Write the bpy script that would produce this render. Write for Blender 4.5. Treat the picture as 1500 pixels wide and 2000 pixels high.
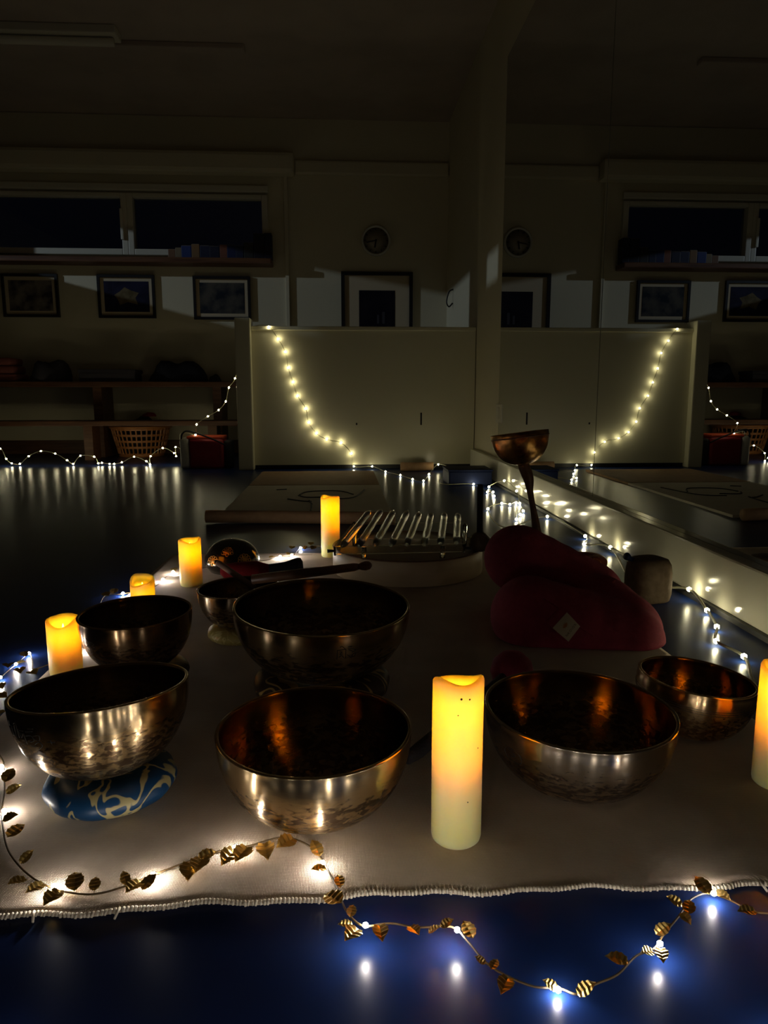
import bpy, bmesh, math, random
from mathutils import Vector, Matrix, Euler
random.seed(7)
for o in list(bpy.data.objects): bpy.data.objects.remove(o)
S = bpy.context.scene
C = S.collection
PI = math.pi
R_ = math.radians

# ------------------------------------------------------------------ camera
CAMH = .52; FPX = 1400.0
PSI = math.atan(.0599); TH = math.atan(.1643)
cam = bpy.data.cameras.new('camera'); cam.sensor_fit = 'VERTICAL'; cam.sensor_height = 36
cam.lens = FPX/2000*36; cam.clip_start = .02; cam.clip_end = 100
cam_o = bpy.data.objects.new('camera', cam); C.objects.link(cam_o)
cam_o.location = (0, 0, CAMH); cam_o.rotation_euler = (PI/2-TH, 0, -PSI)
S.camera = cam_o
# ------------------------------------------------------------------ world, lamp outside, exposure
w = bpy.data.worlds.new('night'); S.world = w; w.use_nodes = True
w.node_tree.nodes['Background'].inputs[0].default_value = (.25, .35, .8, 1)
w.node_tree.nodes['Background'].inputs[1].default_value = .0018
pl = bpy.data.lights.new('street_lamp_light', 'POINT'); pl.energy = 420; pl.color = (.68, .84, 1); pl.shadow_soft_size = .03
plo = bpy.data.objects.new('street_lamp_light', pl); C.objects.link(plo); plo.location = (-9, 2.5, 3.2)
S.view_settings.view_transform = 'Standard'; S.view_settings.look = 'None'
S.view_settings.gamma = 1; S.view_settings.exposure = 0.0; S.view_settings.use_curve_mapping = False

# ------------------------------------------------------------------ pixel -> place
_f = Vector((math.sin(PSI)*math.cos(TH), math.cos(PSI)*math.cos(TH), -math.sin(TH)))
_r = Vector((math.cos(PSI), -math.sin(PSI), 0)); _u = _r.cross(_f)
def ray(x, y): return _f + _r*((x-750)/FPX) + _u*((1000-y)/FPX)
def G(x, y, z=0.0):
    d = ray(x, y); t = (z-CAMH)/d.z; return Vector((t*d.x, t*d.y, z))
def OY(x, y, Y):
    d = ray(x, y); t = Y/d.y; return Vector((t*d.x, Y, CAMH+t*d.z))
def OX(x, y, X):
    d = ray(x, y); t = X/d.x; return Vector((X, t*d.y, CAMH+t*d.z))

# ------------------------------------------------------------------ materials
def mat(name, col, rough=.6, metal=0., col2=None, scale=20., bump=0., bscale=None, detail=3., coat=0., coords='Object', lo=.35, hi=.65, stretch=(1,1,1), spec=.5):
    m = bpy.data.materials.new(name); m.use_nodes = True
    nt = m.node_tree; b = nt.nodes['Principled BSDF']
    b.inputs['Base Color'].default_value = (*col, 1); b.inputs['Roughness'].default_value = rough
    b.inputs['Metallic'].default_value = metal; b.inputs['Specular IOR Level'].default_value = spec
    if coat: b.inputs['Coat Weight'].default_value = coat; b.inputs['Coat Roughness'].default_value = .08
    if col2 or bump:
        tc = nt.nodes.new('ShaderNodeTexCoord'); mp = nt.nodes.new('ShaderNodeMapping')
        mp.inputs['Scale'].default_value = stretch
        nt.links.new(tc.outputs[coords], mp.inputs[0])
    if col2:
        n = nt.nodes.new('ShaderNodeTexNoise'); n.inputs['Scale'].default_value = scale; n.inputs['Detail'].default_value = detail
        nt.links.new(mp.outputs[0], n.inputs['Vector'])
        r = nt.nodes.new('ShaderNodeValToRGB')
        r.color_ramp.elements[0].position = lo; r.color_ramp.elements[1].position = hi
        r.color_ramp.elements[0].color = (*col, 1); r.color_ramp.elements[1].color = (*col2, 1)
        nt.links.new(n.outputs['Fac'], r.inputs[0]); nt.links.new(r.outputs[0], b.inputs['Base Color'])
    if bump:
        n2 = nt.nodes.new('ShaderNodeTexNoise'); n2.inputs['Scale'].default_value = bscale or scale; n2.inputs['Detail'].default_value = detail
        nt.links.new(mp.outputs[0], n2.inputs['Vector'])
        bp = nt.nodes.new('ShaderNodeBump'); bp.inputs['Strength'].default_value = bump; bp.inputs['Distance'].default_value = .004
        nt.links.new(n2.outputs['Fac'], bp.inputs['Height']); nt.links.new(bp.outputs[0], b.inputs['Normal'])
    return m
def emit(name, col, st):
    m = bpy.data.materials.new(name); m.use_nodes = True
    nt = m.node_tree; nt.nodes.clear()
    e = nt.nodes.new('ShaderNodeEmission'); e.inputs[0].default_value = (*col, 1); e.inputs[1].default_value = st
    o = nt.nodes.new('ShaderNodeOutputMaterial'); nt.links.new(e.outputs[0], o.inputs[0])
    return m
def glassm(name, col, rough=0., ior=1.45):
    m = bpy.data.materials.new(name); m.use_nodes = True; b = m.node_tree.nodes['Principled BSDF']
    b.inputs['Base Color'].default_value = (*col, 1); b.inputs['Roughness'].default_value = rough
    b.inputs['Transmission Weight'].default_value = 1; b.inputs['IOR'].default_value = ior
    return m

M = {}
M['wall'] = mat('cream_paint', (.62, .56, .40), .55, bump=.15, bscale=60)
M['ceiling'] = mat('ceiling_paint', (.40, .33, .27), .8, col2=(.46, .38, .31), scale=3, bump=.1)
M['panel'] = mat('satin_cream_panel', (.66, .62, .44), .28, bump=.05, bscale=14)
M['skirting'] = mat('glossy_cream_board', (.66, .64, .52), .12, bump=.12, bscale=9)
M['black'] = mat('black_rubber', (.01, .01, .012), .5)
M['frame_black'] = mat('black_wood', (.012, .011, .013), .4)
M['floor'] = mat('blue_vinyl', (.005, .016, .075), .30, col2=(.0075, .022, .10), scale=5, bump=.02, bscale=30, spec=.17)
M['wood_dark'] = mat('dark_brown_wood', (.09, .035, .015), .45, col2=(.16, .07, .03), scale=4, stretch=(1, 12, 12), bump=.1)
M['wood_mid'] = mat('turned_wood', (.20, .09, .045), .45, col2=(.30, .15, .08), scale=14, stretch=(1, 1, 6))
M['white_paint'] = mat('window_paint', (.6, .56, .45), .45, bump=.05)
M['glass_dark'] = glassm('window_glass', (.9, .95, 1), .0)
M['mirror'] = mat('mirror_silver', (.66, .68, .70), .0, 1.0)
M['gold'] = mat('gold_leaf_metal', (.62, .40, .10), .33, 1.0, col2=(.78, .55, .2), scale=300)
M['wire_brown'] = mat('brown_wire', (.10, .06, .02), .5)
M['clear_wire'] = mat('clear_pvc_wire', (.75, .72, .5), .25)
M['bulb_near'] = emit('cool_white_bulb', (1, .93, .84), 470)
M['bulb_far'] = emit('warm_white_bulb', (1, .90, .55), 72)
M['burgundy'] = mat('burgundy_cotton', (.26, .018, .04), .85, col2=(.31, .025, .05), scale=90, bump=.25, bscale=500)
M['label'] = mat('cream_label', (.55, .45, .3), .7)
M['ink'] = mat('black_ink', (.012, .01, .01), .7)
M['orange_ink'] = mat('orange_ink', (.5, .2, .06), .7)
M['drum'] = mat('pale_drum_wood', (.55, .42, .26), .5, col2=(.62, .48, .31), scale=6, stretch=(1, 1, 6))
M['drum_skin'] = mat('drum_skin', (.38, .30, .2), .55, col2=(.46, .37, .25), scale=8)
M['crystal'] = glassm('frosted_crystal', (.95, .96, .93), .12)
M['acrylic'] = glassm('clear_acrylic', (.96, .98, .97), .02, 1.49)
M['red_felt'] = mat('red_felt', (.36, .012, .02), .9, bump=.3, bscale=300)
M['dark_fabric'] = mat('black_fabric', (.016, .013, .016), .8, bump=.3, bscale=200)
M['navy_fabric'] = mat('navy_fabric', (.012, .016, .035), .9, bump=.4, bscale=30)
M['basket'] = mat('orange_plastic', (.50, .20, .06), .4)
M['red_bag'] = mat('red_bag_cloth', (.30, .015, .024), .55, bump=.2, bscale=20)
M['white_bag'] = mat('white_bag_side', (.6, .58, .5), .5)
M['paper'] = mat('cream_canvas', (.58, .52, .42), .8, col2=(.62, .56, .46), scale=12, bump=.2, bscale=40)
M['tan'] = mat('brown_canvas_border', (.28, .16, .08), .8, col2=(.34, .2, .1), scale=30)
M['copper'] = mat('amber_bronze', (.14, .06, .025), .3, 1.0, col2=(.62, .34, .12), scale=30, bump=.25, bscale=60)
M['clay'] = mat('brown_cork', (.12, .085, .055), .75, col2=(.17, .12, .08), scale=60, bump=.3, bscale=90, spec=.2)
M['blue_box'] = mat('blue_plastic', (.012, .022, .08), .6, spec=.2)
M['pink'] = mat('pink_blanket', (.30, .09, .07), .9, bump=.3, bscale=40)
M['grey_cloth'] = mat('grey_blanket', (.05, .045, .055), .9, bump=.3, bscale=40)

# bronze: polished rim band, mottled hammered belly (by height of the bowl itself)
def bronze(name, bright, dark, seed, rough=.15, hammer=.10, sc=13.):
    m = bpy.data.materials.new(name); m.use_nodes = True; nt = m.node_tree; b = nt.nodes['Principled BSDF']
    N = nt.nodes.new; L = nt.links.new
    tc = N('ShaderNodeTexCoord'); sep = N('ShaderNodeSeparateXYZ'); L(tc.outputs['Generated'], sep.inputs[0])
    mp = N('ShaderNodeMapping'); mp.inputs['Location'].default_value = (seed, seed*2, 0); L(tc.outputs['Generated'], mp.inputs[0])
    n = N('ShaderNodeTexNoise'); n.inputs['Scale'].default_value = sc*1.5; n.inputs['Detail'].default_value = 3; n.inputs['Distortion'].default_value = .6
    L(mp.outputs[0], n.inputs['Vector'])
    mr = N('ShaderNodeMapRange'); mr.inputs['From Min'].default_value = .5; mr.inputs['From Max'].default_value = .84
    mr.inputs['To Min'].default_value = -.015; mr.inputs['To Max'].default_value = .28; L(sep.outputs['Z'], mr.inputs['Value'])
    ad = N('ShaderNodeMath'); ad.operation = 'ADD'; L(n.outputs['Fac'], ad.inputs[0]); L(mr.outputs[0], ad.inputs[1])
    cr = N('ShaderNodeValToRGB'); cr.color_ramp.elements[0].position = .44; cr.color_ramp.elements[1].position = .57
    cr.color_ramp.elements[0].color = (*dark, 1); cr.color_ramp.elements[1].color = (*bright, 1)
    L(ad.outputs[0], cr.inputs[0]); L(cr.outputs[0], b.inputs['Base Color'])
    b.inputs['Metallic'].default_value = 1; b.inputs['Anisotropic'].default_value = .8; b.inputs['Anisotropic Rotation'].default_value = .25
    tn = N('ShaderNodeTangent'); tn.direction_type = 'RADIAL'; tn.axis = 'Z'; L(tn.outputs[0], b.inputs['Tangent'])
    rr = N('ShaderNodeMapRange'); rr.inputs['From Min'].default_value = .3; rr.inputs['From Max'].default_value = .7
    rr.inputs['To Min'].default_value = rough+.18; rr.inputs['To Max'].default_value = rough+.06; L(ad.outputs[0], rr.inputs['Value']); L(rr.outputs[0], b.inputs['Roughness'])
    v = N('ShaderNodeTexVoronoi'); v.inputs['Scale'].default_value = 13; L(mp.outputs[0], v.inputs['Vector'])
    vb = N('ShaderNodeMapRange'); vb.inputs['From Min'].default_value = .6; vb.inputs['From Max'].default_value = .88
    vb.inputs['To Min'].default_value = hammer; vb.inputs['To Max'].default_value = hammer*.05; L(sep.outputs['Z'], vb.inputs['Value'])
    bp = N('ShaderNodeBump'); bp.inputs['Distance'].default_value = .0045
    L(vb.outputs[0], bp.inputs['Strength']); L(v.outputs['Distance'], bp.inputs['Height']); L(bp.outputs[0], b.inputs['Normal'])
    return m
M['bowl_inside'] = bronze('bowl_inside_dimmed', (.30, .19, .09), (.13, .075, .035), 5.5, rough=.16, hammer=.06)  # darker bronze, the dim reflection of the ceiling put into the colour
def brocade(name, base, fig, scale=22, seed=0.):
    m = bpy.data.materials.new(name); m.use_nodes = True; nt = m.node_tree; b = nt.nodes['Principled BSDF']
    N = nt.nodes.new; L = nt.links.new
    tc = N('ShaderNodeTexCoord'); mp = N('ShaderNodeMapping'); mp.inputs['Location'].default_value = (seed, seed, seed); L(tc.outputs['Object'], mp.inputs[0])
    n = N('ShaderNodeTexNoise'); n.inputs['Scale'].default_value = scale; n.inputs['Detail'].default_value = 1; n.inputs['Distortion'].default_value = 1.6; L(mp.outputs[0], n.inputs['Vector'])
    cr = N('ShaderNodeValToRGB'); e = cr.color_ramp.elements
    e[0].position = .53; e[0].color = (*base, 1); e[1].position = .545; e[1].color = (*fig, 1)
    x = e.new(.60); x.color = (*fig, 1); y = e.new(.615); y.color = (*base, 1)
    L(n.outputs['Fac'], cr.inputs[0]); L(cr.outputs[0], b.inputs['Base Color']); b.inputs['Roughness'].default_value = .45
    bp = N('ShaderNodeBump'); bp.inputs['Strength'].default_value = .3; bp.inputs['Distance'].default_value = .002
    L(n.outputs['Fac'], bp.inputs['Height']); L(bp.outputs[0], b.inputs['Normal'])
    return m
M['brocade_blue'] = brocade('blue_gold_brocade', (.003, .036, .10), (.36, .30, .14), 18)
M['brocade_brown'] = brocade('brown_gold_brocade', (.05, .028, .018), (.46, .30, .10), 17, 3.)
M['brocade_black'] = brocade('black_brocade', (.012, .010, .012), (.05, .035, .03), 20, 5.)
M['brocade_yellow'] = brocade('yellow_brocade', (.42, .33, .10), (.60, .52, .22), 30, 8.)
M['brocade_orange'] = brocade('orange_red_brocade', (.25, .03, .012), (.62, .32, .07), 40, 2.)
def wax():
    m = bpy.data.materials.new('ivory_wax'); m.use_nodes = True; b = m.node_tree.nodes['Principled BSDF']
    b.subsurface_method = 'RANDOM_WALK'
    b.inputs['Base Color'].default_value = (.94, .77, .33, 1); b.inputs['Roughness'].default_value = .42
    b.inputs['Subsurface Weight'].default_value = 1; b.inputs['Subsurface Radius'].default_value = (1, .80, .25)
    b.inputs['Subsurface Scale'].default_value = .055
    return m
M['wax'] = wax()
M['flame'] = emit('led_flame', (1, .41, .02), 42)
def linen():
    m = bpy.data.materials.new('beige_linen_weave'); m.use_nodes = True; nt = m.node_tree; b = nt.nodes['Principled BSDF']
    N = nt.nodes.new; L = nt.links.new
    tc = N('ShaderNodeTexCoord')
    wx = N('ShaderNodeTexWave'); wx.bands_direction = 'X'; wx.inputs['Scale'].default_value = 190; wx.inputs['Distortion'].default_value = .6; wx.inputs['Detail'].default_value = 1
    wy = N('ShaderNodeTexWave'); wy.bands_direction = 'Y'; wy.inputs['Scale'].default_value = 140; wy.inputs['Distortion'].default_value = .6; wy.inputs['Detail'].default_value = 1
    L(tc.outputs['Object'], wx.inputs[0]); L(tc.outputs['Object'], wy.inputs[0])
    ad = N('ShaderNodeMath'); ad.operation = 'ADD'; L(wx.outputs['Fac'], ad.inputs[0]); L(wy.outputs['Fac'], ad.inputs[1])
    n = N('ShaderNodeTexNoise'); n.inputs['Scale'].default_value = 8; n.inputs['Detail'].default_value = 5; L(tc.outputs['Object'], n.inputs['Vector'])
    cr = N('ShaderNodeValToRGB'); cr.color_ramp.elements[0].position = .3; cr.color_ramp.elements[1].position = .7
    cr.color_ramp.elements[0].color = (.51, .40, .295, 1); cr.color_ramp.elements[1].color = (.67, .555, .43, 1); L(n.outputs['Fac'], cr.inputs[0])
    mr = N('ShaderNodeMapRange'); mr.inputs['From Max'].default_value = 2; mr.inputs['To Min'].default_value = .8; mr.inputs['To Max'].default_value = 1.08; L(ad.outputs[0], mr.inputs['Value'])
    mx = N('ShaderNodeMix'); mx.data_type = 'RGBA'; mx.blend_type = 'MULTIPLY'; mx.inputs['Factor'].default_value = 1
    L(cr.outputs[0], mx.inputs[6]); L(mr.outputs[0], mx.inputs[7]); L(mx.outputs[2], b.inputs['Base Color'])
    b.inputs['Roughness'].default_value = .9
    bp = N('ShaderNodeBump'); bp.inputs['Strength'].default_value = .4; bp.inputs['Distance'].default_value = .0012
    L(ad.outputs[0], bp.inputs['Height']); L(bp.outputs[0], b.inputs['Normal'])
    return m
M['linen'] = linen()
M['thread'] = mat('pale_thread', (.62, .55, .44), .9)

# ------------------------------------------------------------------ mesh helpers
def link(name, me, m, parent=None, loc=None, smooth=False):
    o = bpy.data.objects.new(name, me); C.objects.link(o)
    if m is not None and not me.materials: me.materials.append(m)
    if parent: o.parent = parent
    if loc is not None: o.location = loc
    if smooth:
        for p in me.polygons: p.use_smooth = True
    return o
def fin(name, bm, m, parent=None, loc=None, smooth=False):
    bmesh.ops.recalc_face_normals(bm, faces=bm.faces)
    me = bpy.data.meshes.new(name); bm.to_mesh(me); bm.free()
    return link(name, me, m, parent, loc, smooth)
def tag(o, label, cat, group=None):
    o['label'] = label; o['category'] = cat
    if group: o['group'] = group
    return o
def struct(o): o['kind'] = 'structure'; return o
def thing(name, label, cat, loc=(0, 0, 0), rot=(0, 0, 0), group=None):
    o = bpy.data.objects.new(name, None); C.objects.link(o); o.empty_display_size = .05
    o.location = loc; o.rotation_euler = rot
    return tag(o, label, cat, group)
def abox(bm, lo, hi, bev=0.):
    r = bmesh.ops.create_cube(bm, size=1)
    vs = r['verts']
    for v in vs:
        v.co = Vector([lo[i]+(v.co[i]+.5)*(hi[i]-lo[i]) for i in range(3)])
    if bev:
        es = list({e for v in vs for e in v.link_edges})
        bmesh.ops.bevel(bm, geom=es, offset=bev, segments=2, affect='EDGES', profile=.6)
def box(name, lo, hi, m, parent=None, bev=0., smooth=False):
    lo, hi = [min(a, b) for a, b in zip(lo, hi)], [max(a, b) for a, b in zip(lo, hi)]
    bm = bmesh.new(); abox(bm, lo, hi, bev); return fin(name, bm, m, parent, smooth=smooth)
def alathe(bm, prof, n=48, cap0=True, cap1=True, wob=None):
    rings = []
    for k, (r, z) in enumerate(prof):
        ring = []
        for i in range(n):
            a = 2*PI*i/n
            rr, zz = (r, z) if wob is None else wob(k, a, r, z)
            ring.append(bm.verts.new((rr*math.cos(a), rr*math.sin(a), zz)))
        rings.append(ring)
    for a, b in zip(rings, rings[1:]):
        for i in range(n):
            bm.faces.new((a[i], a[(i+1) % n], b[(i+1) % n], b[i]))
    if cap0: bm.faces.new(rings[0])
    if cap1: bm.faces.new(rings[-1])
def lathe(name, prof, m, parent=None, loc=None, n=48, cap0=True, cap1=True, smooth=True, wob=None):
    bm = bmesh.new(); alathe(bm, prof, n, cap0, cap1, wob); return fin(name, bm, m, parent, loc, smooth)
def atube(bm, pts, rad, n=6, caps=True):
    pts = [Vector(p) for p in pts]; rings = []
    rs = rad if isinstance(rad, (list, tuple)) else [rad]*len(pts)
    prev = None
    for i, p in enumerate(pts):
        t = (pts[min(i+1, len(pts)-1)]-pts[max(i-1, 0)])
        t = t.normalized() if t.length > 1e-9 else Vector((0, 0, 1))
        if prev is None:
            a = t.orthogonal().normalized()
        else:
            a = prev - t*prev.dot(t); a = a.normalized() if a.length > 1e-6 else t.orthogonal().normalized()
        prev = a; b = t.cross(a)
        rings.append([bm.verts.new(p+(a*math.cos(2*PI*k/n)+b*math.sin(2*PI*k/n))*rs[i]) for k in range(n)])
    for a, b in zip(rings, rings[1:]):
        for k in range(n): bm.faces.new((a[k], a[(k+1) % n], b[(k+1) % n], b[k]))
    if caps: bm.faces.new(rings[0]); bm.faces.new(rings[-1])
def tube(name, pts, rad, m, parent=None, n=6, smooth=True):
    bm = bmesh.new(); atube(bm, pts, rad, n); return fin(name, bm, m, parent, smooth=smooth)
def spline(P, k=5):
    P = [Vector(p) for p in P]; out = []
    for i in range(len(P)-1):
        a = P[max(i-1, 0)]; b = P[i]; c = P[i+1]; d = P[min(i+2, len(P)-1)]
        for j in range(k):
            t = j/k
            out.append(.5*((2*b)+(c-a)*t+(2*a-5*b+4*c-d)*t*t+(3*b-a-3*c+d)*t**3))
    out.append(P[-1]); return out

# ------------------------------------------------------------------ the room
XR = .94; XL = -4.2; YB = 6.5; YR = -2.6; ZC = 2.80; YP = 5.05
WT = .12
struct(box('floor', (XL-WT, YR-WT, -.05), (XR+WT, YB+WT, 0), M['floor']))
struct(box('ceiling', (XL-WT, YR-WT, ZC), (XR+WT, YB+WT, ZC+.08), M['ceiling']))
struct(box('wall_right', (XR+.005, YR, 0), (XR+WT, YB, ZC), M['wall']))
struct(box('wall_rear', (XL-WT, YR-WT, 0), (XR+WT, YR, ZC), M['wall']))
# left wall with the high side window the outside lamp shines through
bm = bmesh.new()
wz0, wz1 = 1.95, 2.345
abox(bm, (XL-WT, YR, 0), (XL, YB, wz0)); abox(bm, (XL-WT, YR, wz1), (XL, YB, ZC))
abox(bm, (XL-WT, YR, wz0), (XL, 3.40, wz1)); abox(bm, (XL-WT, 5.45, wz0), (XL, YB, wz1))
struct(fin('wall_left', bm, M['wall']))
w3 = struct(thing('window_3', 'high side window in the left wall', 'window', (XL, 4.4, wz0))); del w3['category']; del w3['label']
def part_abs(o, parent):
    o.parent = parent; o.matrix_parent_inverse = Matrix.Translation(-Vector(parent.location)); return o
part_abs(box('window_mullion', (XL-.09, 3.575, wz0), (XL-.03, 3.86, wz1), M['white_paint']), w3)
part_abs(box('window_sill', (XL-.09, 3.40, wz0), (XL-.03, 3.575, 2.245), M['white_paint']), w3)
# back wall around its windows
xs = lambda px, py=440: OY(px, py, YB).x
zs = lambda px, py: OY(px, py, YB).z
wx0 = XL+.25; wx1 = xs(524); z_sill = zs(250, 499); z_head = zs(250, 378)
bm = bmesh.new()
abox(bm, (XL-WT, YB, 0), (XR+WT, YB+WT, z_sill)); abox(bm, (XL-WT, YB, z_head), (XR+WT, YB+WT, ZC))
abox(bm, (XL-WT, YB, z_sill), (wx0, YB+WT, z_head)); abox(bm, (wx1, YB, z_sill), (XR+WT, YB+WT, z_head))
struct(fin('wall_back', bm, M['wall']))
def window(name, x0, x1):
    r = struct(bpy.data.objects.new(name, None)); C.objects.link(r)
    t = .05
    for nm, lo, hi in (('window_frame', (x0, YB-.035, z_sill), (x0+t, YB+.07, z_head)), ('window_frame', (x1-t, YB-.035, z_sill), (x1, YB+.07, z_head)),
                       ('window_frame', (x0+t, YB-.035, z_sill), (x1-t, YB+.07, z_sill+t)), ('window_frame', (x0+t, YB-.035, z_head-t*.7), (x1-t, YB+.07, z_head))):
        box(nm, lo, hi, M['white_paint'], r, .006)
    box('window_pane', (x0+t, YB+.03, z_sill+t), (x1-t, YB+.036, z_head-t*.7), M['glass_dark'], r)
    return r
wmid = xs(251)
window('window_1', wx0, wmid); window('window_2', wmid, wx1)
box('window_latch', (xs(241)-.012, YB-.055, zs(243, 470)), (xs(241)+.012, YB-.035, zs(243, 410)), M['white_paint'], bpy.data.objects['window_1'], .004)
# sill shelf, pelmet, cornice, pilaster edge, ceiling batten, skirting
def trim(n, lo, hi, m, bev=.008): return struct(box('trim_%d' % n, lo, hi, m, None, bev))
sh_z = zs(250, 520)
trim(1, (XL, YB-.20, sh_z), (xs(532), YB, sh_z+.045), M['wood_dark'])
trim(2, (XL, YB-.16, zs(300, 343)), (xs(578), YB, zs(300, 303)), M['wall'], .03)
trim(3, (xs(578), YB-.05, zs(700, 345)), (XR, YB, zs(700, 318)), M['wall'], .015)
trim(4, (XL, YB-.05, zs(250, 374)), (xs(526), YB, zs(250, 361)), M['white_paint'])
trim(5, (xs(556), YB-.03, 0), (xs(563), YB, zs(560, 345)), M['wall'], .003)
trim(6, (XL, OY(0, 205, 5.2).y, ZC-.035), (OY(480, 205, 5.2).x, 5.28, ZC), M['ceiling'])
bsb = struct(box('baseboard_right', (XR-.035, YR, .012), (XR+.005, YP-.06, .142), M['skirting'], None, .006))
box('floor_seal', (XR-.045, YR, 0), (XR+.005, YP-.06, .012), M['black'], bsb)
struct(box('baseboard_back', (XL, YB-.02, 0), (XR, YB, .12), M['wood_dark'], None, .004))
# ceiling lamp, switched off
fx = OY(240, 183, 5.1)
cl = thing('ceiling_lamp', 'long pale batten lamp, unlit, on the ceiling at the left', 'lamp', (0, 0, 0))
box('lamp_housing', (XL+.4, 5.0, ZC-.05), (fx.x, 5.14, ZC), M['white_paint'], cl, .008)
tube('lamp_tube', [(XL+.45, 5.07, ZC-.075), (fx.x-.03, 5.07, ZC-.075)], .026, M['white_paint'], cl, 12)

# half-height divider wall
dv = struct(bpy.data.objects.new('wall_divider', None)); C.objects.link(dv)
pxl = OY(462, 760, YP-.05).x; pxr = OY(492, 760, YP-.05).x; ztop = OY(700, 646, YP).z; zpost = OY(478, 620, YP-.06).z
box('divider_shadow_gap', (pxl+.01, YP+.02, 0), (XR, YP+.06, .03), M['black'], dv)  # shadow gap below the panel, put in as a recessed black strip
box('divider_panel', (pxr, YP, .03), (XR, YP+.07, ztop), M['panel'], dv)
box('divider_cap', (pxr, YP-.012, ztop), (XR, YP+.082, ztop+.028), M['panel'], dv, .006)
box('divider_post', (pxl, YP-.06, 0), (pxr, YP+.10, zpost), M['panel'], dv, .008)
for (a, b_, c_, d_) in ((821, 806, 824, 830), (695, 826, 698, 830)):
    p = OY(a, b_, YP); q = OY(c_, d_, YP)
    box('divider_scratch', (p.x, YP-.0015, q.z), (q.x, YP+.001, p.z), M['ink'], dv)
# wall switch and hook on the right wall
p = OX(975, 807, XR)
sw = thing('light_switch', 'pale upright switch plate on the narrow wall strip beside the mirror', 'switch', (XR+.005, p.y, p.z))
box('switch_plate', (-.010, -.075, -.055), (0, .075, .055), M['white_paint'], sw, .003)
box('switch_rocker', (-.015, -.02, -.035), (-.010, .02, .035), M['white_paint'], sw, .002)
p = OX(884, 587, XR)
tag(tube('coat_hook', spline([(XR+.006, p.y, p.z+.09), (XR-.03, p.y, p.z+.07), (XR-.05, p.y, p.z-.01), (XR-.03, p.y, p.z-.05), (XR-.0, p.y, p.z-.02)], 4), .006, M['black']),
    'curved dark hook on the wall behind the divider', 'hook')
# mirrors (panels side by side above the skirting)
ms = [4.27, 2.61, .95, -.75]
labs = ['mirror panel at the far end, next to the narrow wall strip', 'mirror panel right of the seam, showing the reflected end post', 'mirror panel nearest the camera along the right wall']
for k in range(3):
    tag(box('wall_mirror', (XR, ms[k+1]+.003, .142), (XR+.006, ms[k]-.003, 2.36), M['mirror']), labs[k], 'mirror', 'mirror panels on the right wall')

# ------------------------------------------------------------------ back wall things
def picture(px0, py0, px1, py1, fw, mw, printm, label, tilt=0):
    a = OY(px0, py0, YB); b = OY(px1, py1, YB)
    W = b.x-a.x; Hh = a.z-b.z
    r = thing('framed_picture', label, 'picture', ((a.x+b.x)/2, YB, b.z), (0, R_(tilt), 0), 'framed pictures on the back wall')
    for lo, hi in (((-W/2, -.03, 0), (W/2, 0, fw)), ((-W/2, -.03, Hh-fw), (W/2, 0, Hh)), ((-W/2, -.03, fw), (-W/2+fw, 0, Hh-fw)), ((W/2-fw, -.03, fw), (W/2, 0, Hh-fw))):
        box('frame_bar', lo, hi, M['frame_black'], r)
    box('mat_board', (-W/2+fw, -.012, fw), (W/2-fw, -.002, Hh-fw), M['label'], r)
    box('print', (-W/2+fw+mw, -.014, fw+mw), (W/2-fw-mw, -.0125, Hh-fw-mw), printm, r)
    return r, W, Hh
def printmat(name, a, b, sc, lo=.4, hi=.6):
    return mat(name, a, .6, col2=b, scale=sc, detail=4, lo=lo, hi=hi, spec=.1)
picture(3, 535, 119, 620, .022, .03, printmat('print_flowers', (.05, .04, .05), (.22, .19, .16), 9), 'framed photo of pale blossoms, leftmost under the window shelf')
r, W, Hh = picture(190, 537, 306, 622, .022, .03, printmat('print_star', (.012, .012, .03), (.02, .02, .05), 9), 'framed photo of one pale star-shaped flower on dark ground')
bm = bmesh.new()
pts = []
for k in range(10):
    a = PI/2+.12+k*PI/5; rr = (.105 if k % 2 == 0 else .068)*(1+.12*math.sin(k*2.3))
    pts.append(bm.verts.new((rr*math.cos(a)*1.15, -.0146, Hh/2+rr*math.sin(a)*.75)))
bm.faces.new(pts); fin('flower', bm, printmat('print_petals', (.10, .075, .035), (.17, .13, .07), 20), r)
r, W, Hh = picture(377, 540, 491, 625, .022, .03, printmat('print_figure', (.02, .025, .035), (.10, .09, .075), 7), 'framed photo with a dark upright figure, partly hidden by the divider post')
r, W, Hh = picture(666, 531, 805, 678, .03, .125, printmat('print_dark', (.010, .009, .016), (.016, .014, .022), 6), 'large black-framed picture with wide cream mat below the clock')
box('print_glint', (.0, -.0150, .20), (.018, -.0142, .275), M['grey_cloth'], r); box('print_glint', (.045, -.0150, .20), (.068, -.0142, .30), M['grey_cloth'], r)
# clock
p = OY(734, 471, YB)
ck = thing('wall_clock', 'round pale wall clock with dark hands above the large picture', 'clock', (p.x, YB, p.z))
RC = 27.5/1400*6.5
def facing(o): o.rotation_euler = (PI/2, 0, 0); return o
facing(lathe('clock_case', [(RC, 0), (RC, .03), (RC-.006, .04), (RC-.014, .04), (RC-.018, .026), (0.001, .026)], M['white_bag'], ck))
facing(lathe('clock_face', [(RC-.02, .0262), (.001, .0265)], mat('clock_face_paint', (.34, .29, .22), .3), ck, cap1=False))
for k in range(12):
    a = k*PI/6; q = Vector((math.sin(a), 0, math.cos(a)))*(RC-.032)
    o = box('hour_mark', (-.003, -.0295, -.009), (.003, -.0265, .009), M['ink'], ck); o.location = q; o.rotation_euler = (0, a, 0)
for ln, wd, a in ((.06, .006, R_(190)), (.085, .004, R_(258))):
    o = box('clock_hand', (-wd, -.033, -.01), (wd, -.030, ln), M['ink'], ck); o.rotation_euler = (0, a, 0)
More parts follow.
